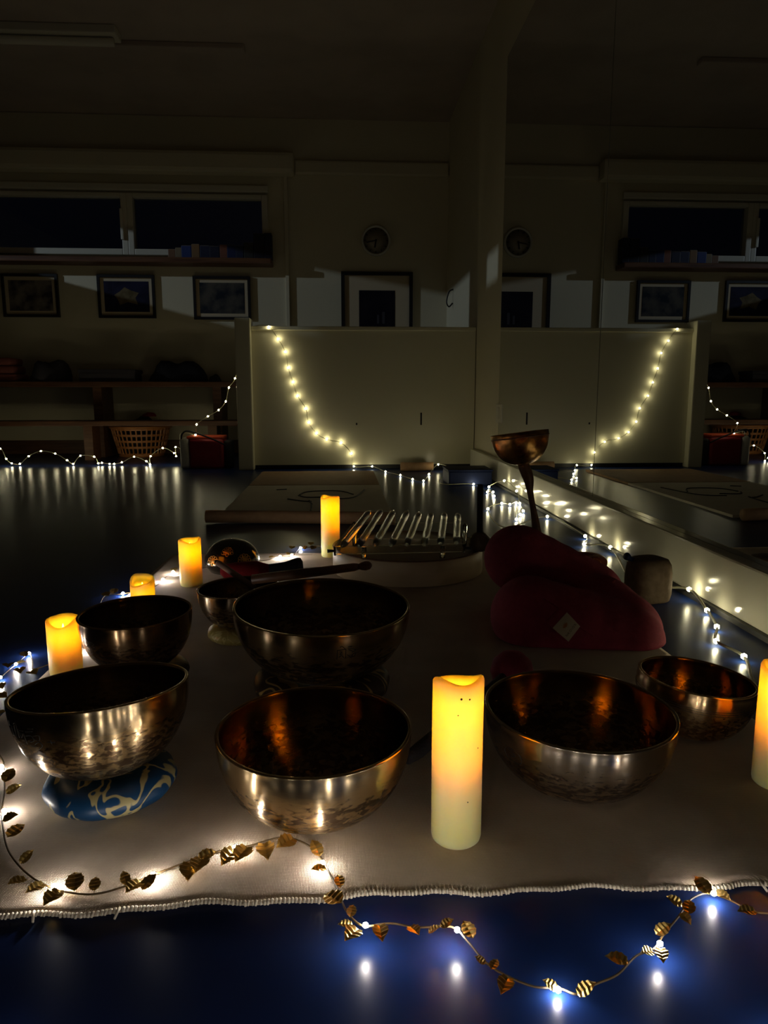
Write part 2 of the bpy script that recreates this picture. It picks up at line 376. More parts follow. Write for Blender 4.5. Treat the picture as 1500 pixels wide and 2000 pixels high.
# books on the sill shelf
bk = [(329, 342, 487, (.20, .10, .05), 'thin brown book, first on the shelf by the window'), (343, 354, 484, (.22, .17, .10), 'tan book beside the thin brown one on the shelf'),
      (355, 373, 480, (.02, .04, .17), 'bright blue book on the shelf'), (375, 389, 477, (.22, .12, .05), 'orange-brown book right of the bright blue one'),
      (391, 409, 480, (.012, .016, .05), 'dark navy book right of the orange-brown one'), (410, 428, 481, (.010, .012, .035), 'near-black book left of the rust one'),
      (430, 443, 478, (.20, .07, .04), 'rust-coloured book in the middle of the shelf row'), (444, 460, 479, (.012, .02, .08), 'blue book right of the rust one'),
      (461, 475, 480, (.014, .022, .06), 'navy book, fourth from the right end of the row'), (477, 494, 474, (.03, .03, .03), 'charcoal book, third from the right end of the row'),
      (496, 515, 456, (.010, .010, .022), 'tall black book, second from the right end'), (517, 530, 455, (.008, .010, .03), 'tall dark book at the right end of the shelf')]
for i, (x0, x1, yt, c, lb) in enumerate(bk):
    a = OY(x0, 510, YB-.16); b = OY(x1, yt, YB-.16)
    r = thing('book', lb, 'book', ((a.x+b.x)/2, YB-.16, sh_z+.045), group='books on the window shelf')
    hw = (b.x-a.x)/2; hh = b.z-(sh_z+.045)
    m = mat('book_cover', c, .5)
    box('book_cover', (-hw, 0, 0), (hw, .11, hh), m, r, .003); box('page_block', (-hw+.003, .004, hh), (hw-.003, .105, hh+.0015), M['label'], r)
# stepped bench along the back wall
bx1 = pxl+.55
bn = thing('stepped_bench', 'two-step dark wooden bench along the back wall', 'bench', (0, 0, 0))
zu = OY(150, 745, 6.05).z; zl = OY(150, 822, 5.85).z
box('upper_plank', (XL+.05, 6.08, zu-.045), (bx1, 6.46, zu), M['wood_dark'], bn, .005)
box('lower_plank', (XL+.05, 5.80, zl-.04), (bx1, 6.06, zl), M['wood_dark'], bn, .005)
for px in (-400, -150, 182, 420):
    x = OY(px, 800, 6.0).x
    if x < XL+.2: x = XL+.3 if px == -400 else XL+1.1
    box('leg', (x-.035, 5.84, 0), (x+.035, 6.02, zl-.04), M['wood_dark'], bn); box('leg', (x-.035, 6.12, 0), (x+.035, 6.42, zu-.045), M['wood_dark'], bn)
def heap(name, cx, cy, cz, rx, ry, rz, m, lb, cat, seed, k=.22):
    bm = bmesh.new(); bmesh.ops.create_uvsphere(bm, u_segments=28, v_segments=14, radius=1)
    rnd = random.Random(seed); ph = [rnd.uniform(0, 6) for _ in range(8)]
    for v in bm.verts:
        x, y, z = v.co
        f = 1+k*(math.sin(3*x+ph[0])*math.cos(2.5*y+ph[1])+.5*math.sin(6*x+ph[2]+3*z)+.4*math.cos(7*y+ph[3]))
        v.co = Vector((x*f*rx, y*ry*f, max(z, -.0)*rz*f if z > 0 else 0))
    bmesh.ops.remove_doubles(bm, verts=bm.verts, dist=1e-4)
    return tag(fin(name, bm, m, None, (cx, cy, cz), True), lb, cat)
p = OY(332, 745, 6.2); heap('folded_coat', p.x+.05, 6.26, zu, .20, .13, .19, M['navy_fabric'], 'dark navy coat heaped on the upper bench plank', 'coat', 3)
a = OY(160, 722, 6.2); b = OY(276, 745, 6.2)
bt = thing('flat_box', 'flat dark box lying on the upper bench plank beside the coat', 'box', (a.x, 6.12, zu))
box('box_base', (0, 0, 0), (b.x-a.x-.03, .22, .07), M['grey_cloth'], bt, .004); box('box_lid', (-.008, -.006, .07), (b.x-a.x-.022, .226, a.z-zu), M['grey_cloth'], bt, .004)
p = OY(15, 740, 6.2)
hb = thing('folded_blankets', 'stack of folded pinkish blankets at the left end of the bench', 'blanket', (p.x-.1, 6.26, zu))
for k in range(3): box('blanket_fold', (-.22, -.13, k*.065), (.2-.02*k, .13, k*.065+.063), M['pink'], hb, .025, True)
p = OY(92, 740, 6.2); heap('grey_jacket', p.x, 6.26, zu, .14, .14, .17, M['grey_cloth'], 'grey jacket slumped on the bench beside the pinkish blankets', 'jacket', 9)
p = OY(420, 742, 6.2); heap('dark_shoe', p.x, 6.2, zu, .05, .09, .06, M['dark_fabric'], 'small dark object on the bench end right of the navy coat', 'shoe', 12, .1)
# laundry basket
p = G(267, 893); BY = p.y+.17
bk_ = thing('laundry_basket', 'orange plastic laundry basket with square holes on the floor', 'basket', (p.x, BY, 0))
r0, r1, bh = .185, .245, .255
lathe('basket_base', [(r0, 0), (r0, .03), (r0-.006, .03), (r0-.006, .008), (.01, .008)], M['basket'], bk_, n=40)
bm = bmesh.new(); NS = 34; rows = 4
for j in range(1, rows+1):
    z = .03+(bh-.05)*j/rows*.98; rr = r0+(r1-r0)*z/bh
    alathe(bm, [(rr, z-.009), (rr+.002, z+.009), (rr-.004, z+.009), (rr-.006, z-.009), (rr, z-.009)], 40, False, False)
for i in range(NS):
    a = 2*PI*i/NS; c, s = math.cos(a), math.sin(a)
    atube(bm, [(c*r0, s*r0, .025), (c*(r1-.006), s*(r1-.006), bh-.012)], .0075, 4)
fin('basket_lattice', bm, M['basket'], bk_)
lathe('basket_rim', [(r1-.01, bh-.02), (r1+.012, bh-.018), (r1+.014, bh), (r1-.004, bh+.004), (r1-.01, bh-.02)], M['basket'], bk_, n=40, cap0=False, cap1=False)
heap('basket_laundry', p.x, BY, .032, .165, .165, .31, M['dark_fabric'], 'dark blankets piled in the orange laundry basket', 'blanket', 21, .1)
heap('red_scarf', p.x+.09, BY-.05, .335, .055, .05, .035, M['red_bag'], 'small dark red cloth on top of the laundry basket pile', 'scarf', 22, .1)
# red bag with white side
a = G(352, 916); b = OY(444, 852, a.y)
rb = thing('red_tote_bag', 'red bag with a white side panel on the floor beside the divider post', 'bag', (a.x, a.y, 0))
bw = b.x-a.x; bh2 = OY(400, 852, a.y).z
box('bag_body', (.065, 0, 0), (bw-.03, .20, bh2-.02), M['red_bag'], rb, .02, True)
box('bag_side', (0, .005, 0), (.066, .195, bh2-.012), M['white_bag'], rb, .02, True)
box('bag_dark_side', (bw-.03, .01, 0), (bw+.02, .19, bh2-.03), M['dark_fabric'], rb, .02, True)
box('bag_rim', (.05, .01, bh2-.022), (bw-.03, .19, bh2), mat('red_orange_rim', (.6, .08, .03), .5), rb, .008)
tube('bag_strap', spline([(.01, .02, bh2-.03), (.03, -.01, bh2+.02), (.08, -.01, bh2+.035), (bw*.7, -.01, bh2-.02), (bw-.02, -.005, bh2-.06)], 5), .006, M['dark_fabric'], rb)
# low things at the right end of the divider
a = G(876, 948); b = G(962, 948)
bb = thing('blue_crate', 'low dark blue crate on the floor in front of the divider, near the skirting', 'crate', (0, 0, 0))
box('crate_body', (a.x, a.y, 0), (min(b.x, XR-.06), a.y+.24, .080), M['blue_box'], bb, .008); box('crate_lid', (a.x-.004, a.y-.004, .080), (min(b.x+.004, XR-.055), a.y+.244, .09), M['blue_box'], bb, .004)
a = G(795, 936); b = G(866, 936)
tag(tube('rolled_mat', [(a.x, YP-.16, .03), (b.x, YP-.16, .03)], .03, M['tan'], None, 14), 'small brown roll lying on the floor along the divider', 'mat')

# ------------------------------------------------------------------ painted canvas on the floor
cv = thing('painted_canvas', 'cream canvas with loose ink lines and brown ends on the blue floor', 'canvas', (0, 0, 0))
x0, x1, y0, y1 = -.52, .215, 2.86, 4.78
def sheet(name, x0, x1, ya, yb, z, m, thick=.006, curl=0.):
    bm = bmesh.new(); n = 14; top = []; bot = []
    for i in range(n+1):
        y = ya+(yb-ya)*i/n; dz = curl*math.sin(PI*i/n)
        top.append((bm.verts.new((x0, y, z+thick+dz)), bm.verts.new((x1, y, z+thick+dz)))); bot.append((bm.verts.new((x0, y, z+dz)), bm.verts.new((x1, y, z+dz))))
    for i in range(n):
        bm.faces.new((*top[i], top[i+1][1], top[i+1][0])); bm.faces.new((*bot[i], bot[i+1][1], bot[i+1][0]))
        for s in (0, 1): bm.faces.new((top[i][s], top[i+1][s], bot[i+1][s], bot[i][s]))
    bm.faces.new((*top[0], bot[0][1], bot[0][0])); bm.faces.new((*top[n], bot[n][1], bot[n][0]))
    return fin(name, bm, m, cv, smooth=False)
sheet('canvas_sheet', x0, x1, y0+.06, 4.05, 0, M['paper'], .012)
sheet('canvas_border', x0, x1, 4.05, y1, 0, M['tan'], .014)
tube('canvas_roll', [(x0-.03, y0+.05, .030), (x0+.3, y0+.03, .028), (x1-.15, y0, .026), (x1, y0-.02, .026)], .026, M['tan'], cv, 14)
ink = [[(585, 967), (600, 961), (640, 959), (668, 960), (690, 966)], [(583, 968), (600, 972), (640, 971)], [(562, 975), (590, 979), (608, 980)], [(608, 985), (608, 994), (604, 1006)], [(640, 975), (690, 972), (712, 957)], [(588, 1012), (596, 1012)], [(540, 957), (560, 956)], [(604, 978), (609, 985)]]
bm = bmesh.new()
for st in ink: atube(bm, spline([G(*q, .0125) for q in st], 5), .0045, 5)
fin('ink_drawing', bm, M['ink'], cv)

# ------------------------------------------------------------------ linen runner
CX0, CX1, CY0, CY1 = -.555, .66, .665, 2.32
NX, NY = 90, 110
def cz(x, y):
    return .0036+.0008*math.sin(9*x+2*y)*math.sin(5*y+1)+.0005*math.sin(23*x-11*y)
def cedge(x): return CY0+.010*math.sin(4.2*x+1)+.003*math.sin(31*x)+.002*math.sin(77*x) - .01*x
ln = thing('linen_runner', 'beige woven linen cloth with frayed front edge spread on the floor', 'cloth', (0, 0, 0))
bm = bmesh.new(); gv = []
for j in range(NY+1):
    row = []
    for i in range(NX+1):
        x = CX0+(CX1-CX0)*i/NX; y = cedge(x)+(CY1-cedge(x))*j/NY
        row.append(bm.verts.new((x+.006*math.sin(3*y) if i in (0, NX) else x, y, max(.0025, cz(x, y)))))
    gv.append(row)
for j in range(NY):
    for i in range(NX): bm.faces.new((gv[j][i], gv[j][i+1], gv[j+1][i+1], gv[j+1][i]))
rim = [gv[0][i] for i in range(NX+1)]+[gv[j][NX] for j in range(1, NY+1)]+[gv[NY][i] for i in range(NX-1, -1, -1)]+[gv[j][0] for j in range(NY-1, 0, -1)]
low = [bm.verts.new((v.co.x, v.co.y, .0005)) for v in rim]
for i in range(len(rim)):
    k = (i+1) % len(rim); bm.faces.new((rim[i], rim[k], low[k], low[i]))
fin('woven_cloth', bm, M['linen'], ln, smooth=True)
bm = bmesh.new(); rnd = random.Random(4)
for k in range(300):
    x = CX0+(CX1-CX0)*(k+.5)/300; y = cedge(x)
    L = rnd.uniform(.0015, .0035) if rnd.random() > .008 else .011
    a = rnd.uniform(-.4, .4)
    atube(bm, [(x, y+.002, .0045), (x+a*L*.5, y-L*.5, .004), (x+a*L, y-L, .002)], [.0015, .0016, .0012], 5)
o = fin('frayed_edge', bm, M['thread'], ln, smooth=True); o['kind'] = 'stuff'

# ------------------------------------------------------------------ candles
def candle(px, py_base, dia, h, label, slope=0., seed=0, y=None, floor=.005, wick=True):
    p = G(px, py_base, floor) if y is None else Vector((px, y, floor))
    r = thing('led_candle', label, 'candle', p, group='battery candles with glowing wax')
    R = dia/2; rnd = random.Random(seed); ph = rnd.uniform(0, 6); wd = h*.54 if h > .09 else .04; fz = max(h-wd+.001, h-.038)
    z1 = h
    prof = [(R*.90, 0), (R*.97, .002), (R, .006)]+[(R, z) for z in [h*.15, h*.3, h*.45, h*.6, h*.72, h*.82, h*.9, h*.96, h-.004]]
    prof += [(R-.0015, h-.001), (R-.0035, h), (R-.006, h-.0015), (R-.0075, h-.006), (R-.008, h-.015), (R-.0085, h-wd*.35), (R-.010, h-wd*.55), (R-.0125, h-wd*.75), (R-.016, h-wd*.92), (R-.018, h-wd+.002), (R-.020, h-wd), (.0005, h-wd)]
    n0 = 12
    def wob(k, a, rr, z):
        t = max(0, (z-(h-.045))/.045) if h > .09 else max(0, (z-(h-wd))/wd)
        dz = (slope*math.cos(a+PI/2)*.006 + .0028*math.sin(2*a+ph)+.0016*math.sin(3*a+ph*2))*t*t
        return rr*(1+.006*math.sin(3*a+ph+z*30)), z+dz
    lathe('wax_body', prof, M['wax'], r, n=56, wob=wob)
    lathe('flame', [(.0012, h-wd-.001), (.0012, fz), (.0035, fz+.006), (.004, fz+.011), (.0025, fz+.021), (.0006, fz+.029)], M['flame'], r, n=8)
    return r, R, h
c5, R5, H5 = candle(890, 1633, .0585, .197, 'tallest candle standing alone on the cloth near its front edge', 1., 3)
# dark specks on the front candle
for ang, z, s in ((-.17, .184, .0016), (.16, .183, .0012), (-.28, .165, .0010), (.62, .122, .0010), (.17, .06, .0008)):
    o = lathe('wax_speck', [(.0003, -s*.4), (s, 0), (.0003, s*.4)], M['ink'], c5, n=6); a = -PI/2+ang+.12
    o.location = (math.cos(a)*R5*1.0, math.sin(a)*R5*1.0, z); o.rotation_euler = (PI/2, 0, ang)
candle(1513, 1528, .058, .165, 'candle at the right edge beside the grooved bowl', .6, 5)
candle(130, 1314, .0585, .105, 'wide candle behind the front-left bowl', -.8, 8, floor=.005)
candle(281, 1196, .056, .083, 'short candle behind the dark left bowl, scooped rim', -1.5, 11, floor=.005)
candle(374, 1142, .060, .127, 'candle beside the dark dome with the lotus pattern', -.4, 14, floor=.005)
candle(646, 1086, .060, .195, 'slim candle farthest back, beside the crystal bars', .2, 17)

# ------------------------------------------------------------------ singing bowls
def bowl_prof(R, H, base=.42, p=.8, th=.0035, lip=.002, inward=0.):
    out = []
    N = 22
    for k in range(N+1):
        a = math.asin(base**(1/p))+(PI/2-math.asin(base**(1/p)))*k/N if base < 1 else 0
        t = k/N
        r = R*math.sin(a)**p; z = H*(1-math.cos(a)/math.cos(math.asin(base**(1/p))))**1.0
        if inward: r -= inward*max(0, (t-.72)/.28)**2*R
        out.append((r, z))
    return out
def bowl(name, px, py, rimz, wpx, label, m, z0=.005, tilt=(0, 0), base=.45, p=.8, cush=None, inward=0., th=.004):
    c = G(px, py, rimz); depth = (c-Vector((0, 0, CAMH))).dot(_f); R = wpx/2*depth/FPX
    root = thing(name, label, 'singing bowl', (c.x, c.y, z0), (R_(tilt[0]), R_(tilt[1]), 0), 'metal singing bowls')
    H = rimz-z0
    o = bowl_prof(R, H, base, p, inward=inward)
    prof = [(.002, .001)]+[(o[0][0]*.7, .0004)]+o
    rr, hh = o[-1]
    prof += [(rr+.0004, hh+.0012), (rr-.001, hh+.0022), (rr-th, hh+.0022), (rr-th-.001, hh-.001)]
    prof += [(max(r-th*1.1, .003), z+th*.9*(1-z/H)+.0) for r, z in reversed(o[:-1])]+[(o[0][0]*.5, th*1.2), (.002, th*1.2)]
    bo_ = lathe('bowl_body', prof, m, root, n=96)
    bo_.data.materials.append(M['bowl_inside'])
    n_out = 2+len(o)+2
    for f in bo_.data.polygons:
        if f.index >= n_out*96 and f.index < (len(prof)-1)*96: f.material_index = 1
    bo_.data.polygons[-1].material_index = 1
    return root, o, R, H, c
def on_bowl(o, ang, z):
    for (r0, z0), (r1, z1) in zip(o, o[1:]):
        if z0 <= z <= z1:
            t = (z-z0)/(z1-z0); r = r0+(r1-r0)*t; break
    else: r = o[-1][0]
    return Vector((math.sin(ang)*r, -math.cos(ang)*r, z))
def engrave(root, o, a0, a1, zt, zb, strokes, rad=.0006, name='engraved_script'):
    bm = bmesh.new()
    for st in strokes:
        pts = spline([(u, v, 0) for u, v in st], 5)
        atube(bm, [on_bowl(o, a0+(a1-a0)*q.x, zb+(zt-zb)*q.y) for q in pts], rad, 5)
    return fin(name, bm, M['ink'], root, smooth=True)
def ring_cushion(loc, R, r, m, label, squash=.62, tilt=(0, 0)):
    bm = bmesh.new(); n, k = 64, 20
    V = [[None]*k for _ in range(n)]
    for i in range(n):
        a = 2*PI*i/n; pleat = 1+.03*math.sin(a*11)
        for j in range(k):
            b = 2*PI*j/k
            V[i][j] = bm.verts.new(((R-r+r*pleat*math.cos(b))*math.cos(a), (R-r+r*pleat*math.cos(b))*math.sin(a), r*squash+r*squash*math.sin(b)))
    for i in range(n):
        for j in range(k): bm.faces.new((V[i][j], V[(i+1) % n][j], V[(i+1) % n][(j+1) % k], V[i][(j+1) % k]))
    bmesh.ops.recalc_face_normals(bm, faces=bm.faces)
    o = fin('ring_cushion', bm, m, None, loc, True)
    o.rotation_euler = (R_(tilt[0]), R_(tilt[1]), 0)
    return tag(o, label, 'cushion', 'ring cushions under the bowls')
Bz = lambda n, br, dk, s, **k: bronze(n, br, dk, s, **k)
gold1 = (.52, .385, .21); dark1 = (.13, .085, .05)
# front-left bowl on blue brocade ring
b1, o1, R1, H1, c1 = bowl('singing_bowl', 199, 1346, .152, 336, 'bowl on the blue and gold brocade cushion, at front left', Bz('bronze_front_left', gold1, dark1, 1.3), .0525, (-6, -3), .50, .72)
ring_cushion((c1.x+.002, c1.y+.008, .005), .082, .034, M['brocade_blue'], 'blue brocade ring cushion with gold swirls under the front-left bowl', .60)
g1 = [[(0, .85), (.06, 1), (.02, .7)], [(.16, .75), (.16, .25), (.2, .45), (.24, .3)], [(.12, .78), (.3, .8)], [(.33, .95), (.3, .4), (.36, .05)], [(.3, .95), (.4, 1.0), (.42, .3)], [(.4, .75), (.6, .72)], [(.46, .7), (.5, .35), (.56, .55), (.48, .6)], [(.6, .6), (.62, .1)], [(.68, .72), (.85, .78)], [(.66, .5), (.8, .55), (.84, .3), (.72, .2)], [(.86, .55), (.98, .6), (.97, .35), (.86, .38)], [(.84, .1), (.95, .25), (1, .05), (.9, -.15)], [(.75, .9), (.88, .92)], [(1.13, .28), (1.28, .28)], [(1.2, .38), (1.21, .18)]]
engrave(b1, o1, R_(-55), R_(-20), H1-.014, H1-.038, g1, .0005)
# front centre bowl
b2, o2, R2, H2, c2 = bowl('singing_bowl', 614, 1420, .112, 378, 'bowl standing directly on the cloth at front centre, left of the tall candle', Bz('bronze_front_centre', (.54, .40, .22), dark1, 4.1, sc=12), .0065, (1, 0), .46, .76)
# front right bowl
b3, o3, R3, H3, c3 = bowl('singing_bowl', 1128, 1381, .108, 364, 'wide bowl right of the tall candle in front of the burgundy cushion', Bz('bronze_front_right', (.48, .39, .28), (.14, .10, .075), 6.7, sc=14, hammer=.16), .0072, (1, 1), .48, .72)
engrave(b3, o3, R_(-68), R_(-52), H3-.022, H3-.045, [[(.2, .9), (.9, .8), (.9, .2), (.3, .1), (.1, .5), (.3, .8), (.7, .6), (.5, .4)]], .0005, 'engraved_swirl')
# right grooved bowl
b4, o4, R4, H4, c4 = bowl('singing_bowl', 1352, 1322, .092, 224, 'smaller polished bowl with groove lines beside the right-edge candle', Bz('bronze_grooved', (.58, .40, .20), (.20, .11, .05), 9.2, rough=.15, hammer=.08, sc=14), .0092, (0, 5), .52, .62, inward=.03)
for dz in (.019, .0225, .026):
    q = on_bowl(o4, 0, H4-dz).xy.length
    lathe('groove_line', [(q-.001, H4-dz-.0007), (q+.0006, H4-dz), (q-.001, H4-dz+.0007)], M['ink'], b4, n=72, cap0=False, cap1=False)
# big middle bowl on brown brocade ring
b5, o5, R5b, H5b, c5b = bowl('singing_bowl', 627, 1180, .165, 341, 'largest bowl, in the middle, on the brown brocade cushion', Bz('bronze_middle', (.45, .34, .19), (.10, .065, .04), 2.6, sc=11), .0535, (2.5, 1), .48, .72)
ring_cushion((c5b.x, c5b.y, .005), .118, .036, M['brocade_brown'], 'brown and gold brocade ring cushion under the largest bowl', .62)
g5 = [[(0, .75), (0, .0)], [(.0, .72), (.45, .78)], [(.12, .95), (.25, 1.0), (.42, .75)], [(.12, .6), (.26, .58), (.14, .4), (.3, .42)], [(.1, .15), (.24, .3), (.36, .1)], [(.45, .78), (.46, .05)], [(.55, .92), (.78, .93)], [(.55, .78), (.75, .76), (1, .62), (.8, .45)], [(.6, .7), (.82, .55)], [(.85, .3), (1, .35), (.95, .1), (.8, .1), (.85, .3)], [(.55, .3), (.8, .02)]]
engrave(b5, o5, R_(10.5), R_(22), H5b-.016, H5b-.038, g5, .00055)
# left dark bowl
b6, o6, R6, H6, c6 = bowl('singing_bowl', 267, 1195, .135, 214, 'dark bowl at left behind the brocade-cushioned one, before the short candle', Bz('bronze_left', (.34, .22, .12), (.10, .06, .035), 3.9, sc=13), .0395, (1, -1), .50, .66)
ring_cushion((c6.x+.012, c6.y+.005, .005), .074, .028, M['brocade_black'], 'black ring cushion under the dark left bowl', .62)
engrave(b6, o6, R_(-46), R_(-30), H6-.02, H6-.040, [g5[k] for k in (1, 2, 4, 7, 9)], .0005)
# small bowl on yellow ring
b7, o7, R7, H7, c7 = bowl('singing_bowl', 468, 1147, .118, 158, 'small bowl on a yellow cushion tucked left of the largest bowl', Bz('bronze_small', (.46, .36, .24), (.13, .085, .055), 7.7, sc=12), .0385, (1, -2), .42, .70)
ring_cushion((c7.x-.004, c7.y, .005), .066, .028, M['brocade_yellow'], 'yellow ring cushion under the small bowl', .6)

# dark dome with lotus engraving (tongue drum) behind
p = G(444, 1128, .005)
td = thing('steel_dome_drum', 'dark polished dome with golden lotus pattern behind the small bowl', 'drum', (p.x+.004, p.y+.075, .005))
RD = .080; prof = [(.03, 0), (RD*.8, .004), (RD*.97, .022), (RD, .032)]+[(RD*math.cos(a), .032+.066*math.sin(a)) for a in [k*PI/2/14 for k in range(1, 14)]]+[(.001, .098)]
lathe('dome_shell', prof, mat('black_lacquered_steel', (.035, .025, .02), .22, .7, coat=.5), td, n=64)
dome = lambda ang, el: Vector((math.sin(ang)*RD*math.cos(el)*1.005, -math.cos(ang)*RD*math.cos(el)*1.005, .032+.066*math.sin(el)*1.005))
bm = bmesh.new()
def petal(a0, e0, rot, L, W):
    pts = []
    for k in range(13):
        t = k/12*2*PI; u = L/2*(1-math.cos(t)); v = W*math.sin(t)*math.sin(t/2)
        x = u*math.cos(rot)-v*math.sin(rot); y = u*math.sin(rot)+v*math.cos(rot); pts.append(dome(a0+x, e0+y))
    atube(bm, pts, .0011, 5)
for a0, e0 in ((-.62, .18), (-.05, .62), (.62, .25)):
    for k in range(7): petal(a0, e0, R_(-10+k*33), .26, .09)
    for k in range(3): petal(a0, e0-.02, R_(200+k*70), .16, .06)
fin('lotus_pattern', bm, mat('gold_engraving', (.65, .36, .1), .3, 1.), td, smooth=True)

# ------------------------------------------------------------------ mallets near the small bowl
def stick(name, pts, rads, m, parent): return tube(name, pts, rads, m, parent, 12)
a = OY(722, 1104, 1.30); b = OY(592, 1121, 1.40)
ml = thing('wooden_mallet', 'turned wooden stick resting across the far rim of the largest bowl', 'mallet', (0, 0, 0))
A = Vector((c5b.x+.075, c5b.y+R5b*.80, 0)); 
d0 = OY(722, 1104, c5b.y+R5b*.86); d1 = OY(590, 1120, c5b.y+R5b*1.03)
dv_ = (d1-d0).normalized()
stick('handle', [d0+dv_*.022, d0+dv_*.03, d1, d1+dv_*.10], [.006, .0078, .0095, .0095], M['wood_mid'], ml)
stick('end_knob', [d0-dv_*.004, d0, d0+dv_*.008, d0+dv_*.016, d0+dv_*.022], [.003, .0075, .009, .0075, .005], M['wood_mid'], ml)
# red-headed beater with dark grip
ym = c7.y+R7+.055
q0 = OY(592, 1104, ym+.02); q1 = OY(525, 1112, ym+.015); q2 = OY(430, 1116, ym)
rm = thing('felt_beater', 'red felt beater with a black flared grip behind the small bowl', 'mallet', (0, 0, 0))
ax = (q0-q1).normalized()
stick('grip', [q1-ax*.01, q1, q1.lerp(q0, .5), q0-ax*.012, q0-ax*.004, q0], [.011, .012, .013, .0195, .018, .010], M['dark_fabric'], rm)
stick('felt_head', [q2, q2.lerp(q1, .08), q2.lerp(q1, .4), q2.lerp(q1, .75), q1], [.006, .016, .020, .021, .012], M['red_felt'], rm)
s0 = OY(424, 1098, ym-.05); s1 = OY(462, 1124, ym-.075)
tm = thing('slim_beater', 'slim pale wooden stick leaning across the red felt beater', 'mallet', (0, 0, 0))
sd = (s1-s0).normalized()
stick('rod', [s0, s0+sd*.004, s1, s1+sd*.05], [.005, .0068, .0068, .0068], mat('pale_stick_wood', (.36, .22, .17), .5), tm)
stick('rod_tip', [s0-sd*.006, s0-sd*.003, s0], [.002, .0048, .0055], M['dark_fabric'], tm)
# gong mallet: burgundy head behind the front-right bowl, black handle to the lower left
gm = thing('gong_mallet', 'burgundy ball mallet with black handle lying behind the tall candle', 'mallet', (0, 0, 0))
hc = OY(1000, 1306, 1.18); hr = .038; hc.z = .005+hr*.93
e = G(795, 1482, .0168); ad = (e-hc); ad.z = 0; adn = ad.normalized()
stick('handle', [hc+adn*hr*.8, Vector((hc.x, hc.y, .034))+adn*.07, e-adn*.03, e], [.009, .010, .011, .0085], M['dark_fabric'], gm)
o = lathe('felt_ball', [(.001, -hr*.93), (hr*.5, -hr*.83), (hr*.86, -hr*.5), (hr, 0), (hr*.87, hr*.5), (hr*.5, hr*.85), (.001, hr*.95)], M['burgundy'], gm, hc, n=32)

# ------------------------------------------------------------------ drum and crystal bars
dc = Vector((.195, 2.085, .005)); DR = .222; DH = .072
dr = thing('frame_drum', 'round pale wooden drum lying flat under the crystal bars', 'drum', dc)
lathe('drum_shell', [(DR-.008, 0), (DR, .002), (DR, DH-.004), (DR-.003, DH), (DR-.008, DH-.002)], M['drum'], dr, n=72, cap0=False, cap1=False)
lathe('drum_skin', [(DR-.004, DH-.006), (DR-.006, DH-.003), (.002, DH-.003)], M['drum_skin'], dr, n=72, cap0=False)
lathe('hoop_line', [(DR, DH-.001), (DR+.0012, DH+.0005), (DR-.002, DH+.002)], M['wood_dark'], dr, n=72, cap0=False, cap1=False)
zd = dc.z+DH-.003
hp = thing('crystal_harp', 'row of clear crystal bars on an acrylic stand on the drum', 'instrument', (0, 0, 0))
bots = [(668, 1076), (700, 1075), (731, 1074), (763, 1074), (794, 1073), (828, 1073), (860, 1071), (891, 1070)]
tops = [(722, 1006), (745, 1004), (769, 1006), (796, 1006), (819, 1009), (842, 1010), (868, 1010), (894, 1011)]
def plane_z(y): return zd+.045+(y-1.95)*.20
def on_plane(px, py):
    d = ray(px, py); t = (zd+.045-.39-CAMH)/(d.z-.20*d.y); return Vector((t*d.x, t*d.y, CAMH+t*d.z))
ends = [(on_plane(*a), on_plane(*b)) for a, b in zip(bots, tops)]
rnd = random.Random(2)
for a, b in ends:
    d = (b-a).normalized(); L = (b-a).length
    pts = []; rads = []
    for k in range(15):
        t = k/14; e_ = min(t, 1-t)*14
        pts.append(a+d*(L*t)+Vector((0, 0, .0115))); rads.append(.0105*min(1, .35+.55*e_)*(1+rnd.uniform(-.05, .05)))
    t = tube('crystal_bar', pts, rads, M['crystal'], hp, 14)
fl, fr = ends[0][0].lerp(ends[0][1], .12), ends[-1][0].lerp(ends[-1][1], .12)
bl, br = ends[0][0].lerp(ends[0][1], .80), ends[-1][0].lerp(ends[-1][1], .80)
def bar3(name, a, b, w, h, m, parent):
    d = (b-a).normalized(); s = d.cross(Vector((0, 0, 1))).normalized()*w/2; u = Vector((0, 0, -h))
    bm = bmesh.new(); vs = [bm.verts.new(p+q+z) for p in (a, b) for q in (s, -s) for z in (Vector(), u)]
    for f in ((0, 1, 3, 2), (4, 5, 7, 6), (0, 1, 5, 4), (2, 3, 7, 6), (0, 2, 6, 4), (1, 3, 7, 5)): bm.faces.new([vs[i] for i in f])
    return fin(name, bm, m, parent)
xd = (fr-fl).normalized()
fl -= xd*.03; fr += xd*.022; bl -= xd*.03; br += xd*.022
bar3('acrylic_rail', fl, fr, .008, .022, M['acrylic'], hp); bar3('acrylic_rail', bl, br, .008, .05, M['acrylic'], hp)
bar3('acrylic_rail', fl, bl, .006, .026, M['acrylic'], hp); bar3('acrylic_rail', fr, br, .006, .026, M['acrylic'], hp)
for q in (fl+xd*.08, fr-xd*.06, bl, br):
    tube('acrylic_foot', [(q.x, q.y, zd+.0002), (q.x, q.y, q.z-.004)], .007, M['acrylic'], hp, 8)
for q in (fl, fr):
    tube('thumb_screw', [q+Vector((-.02 if q is fl else .02, -.004, -.012)), q+Vector((0, -.002, -.012))], [.005, .003], M['black'], hp, 8)
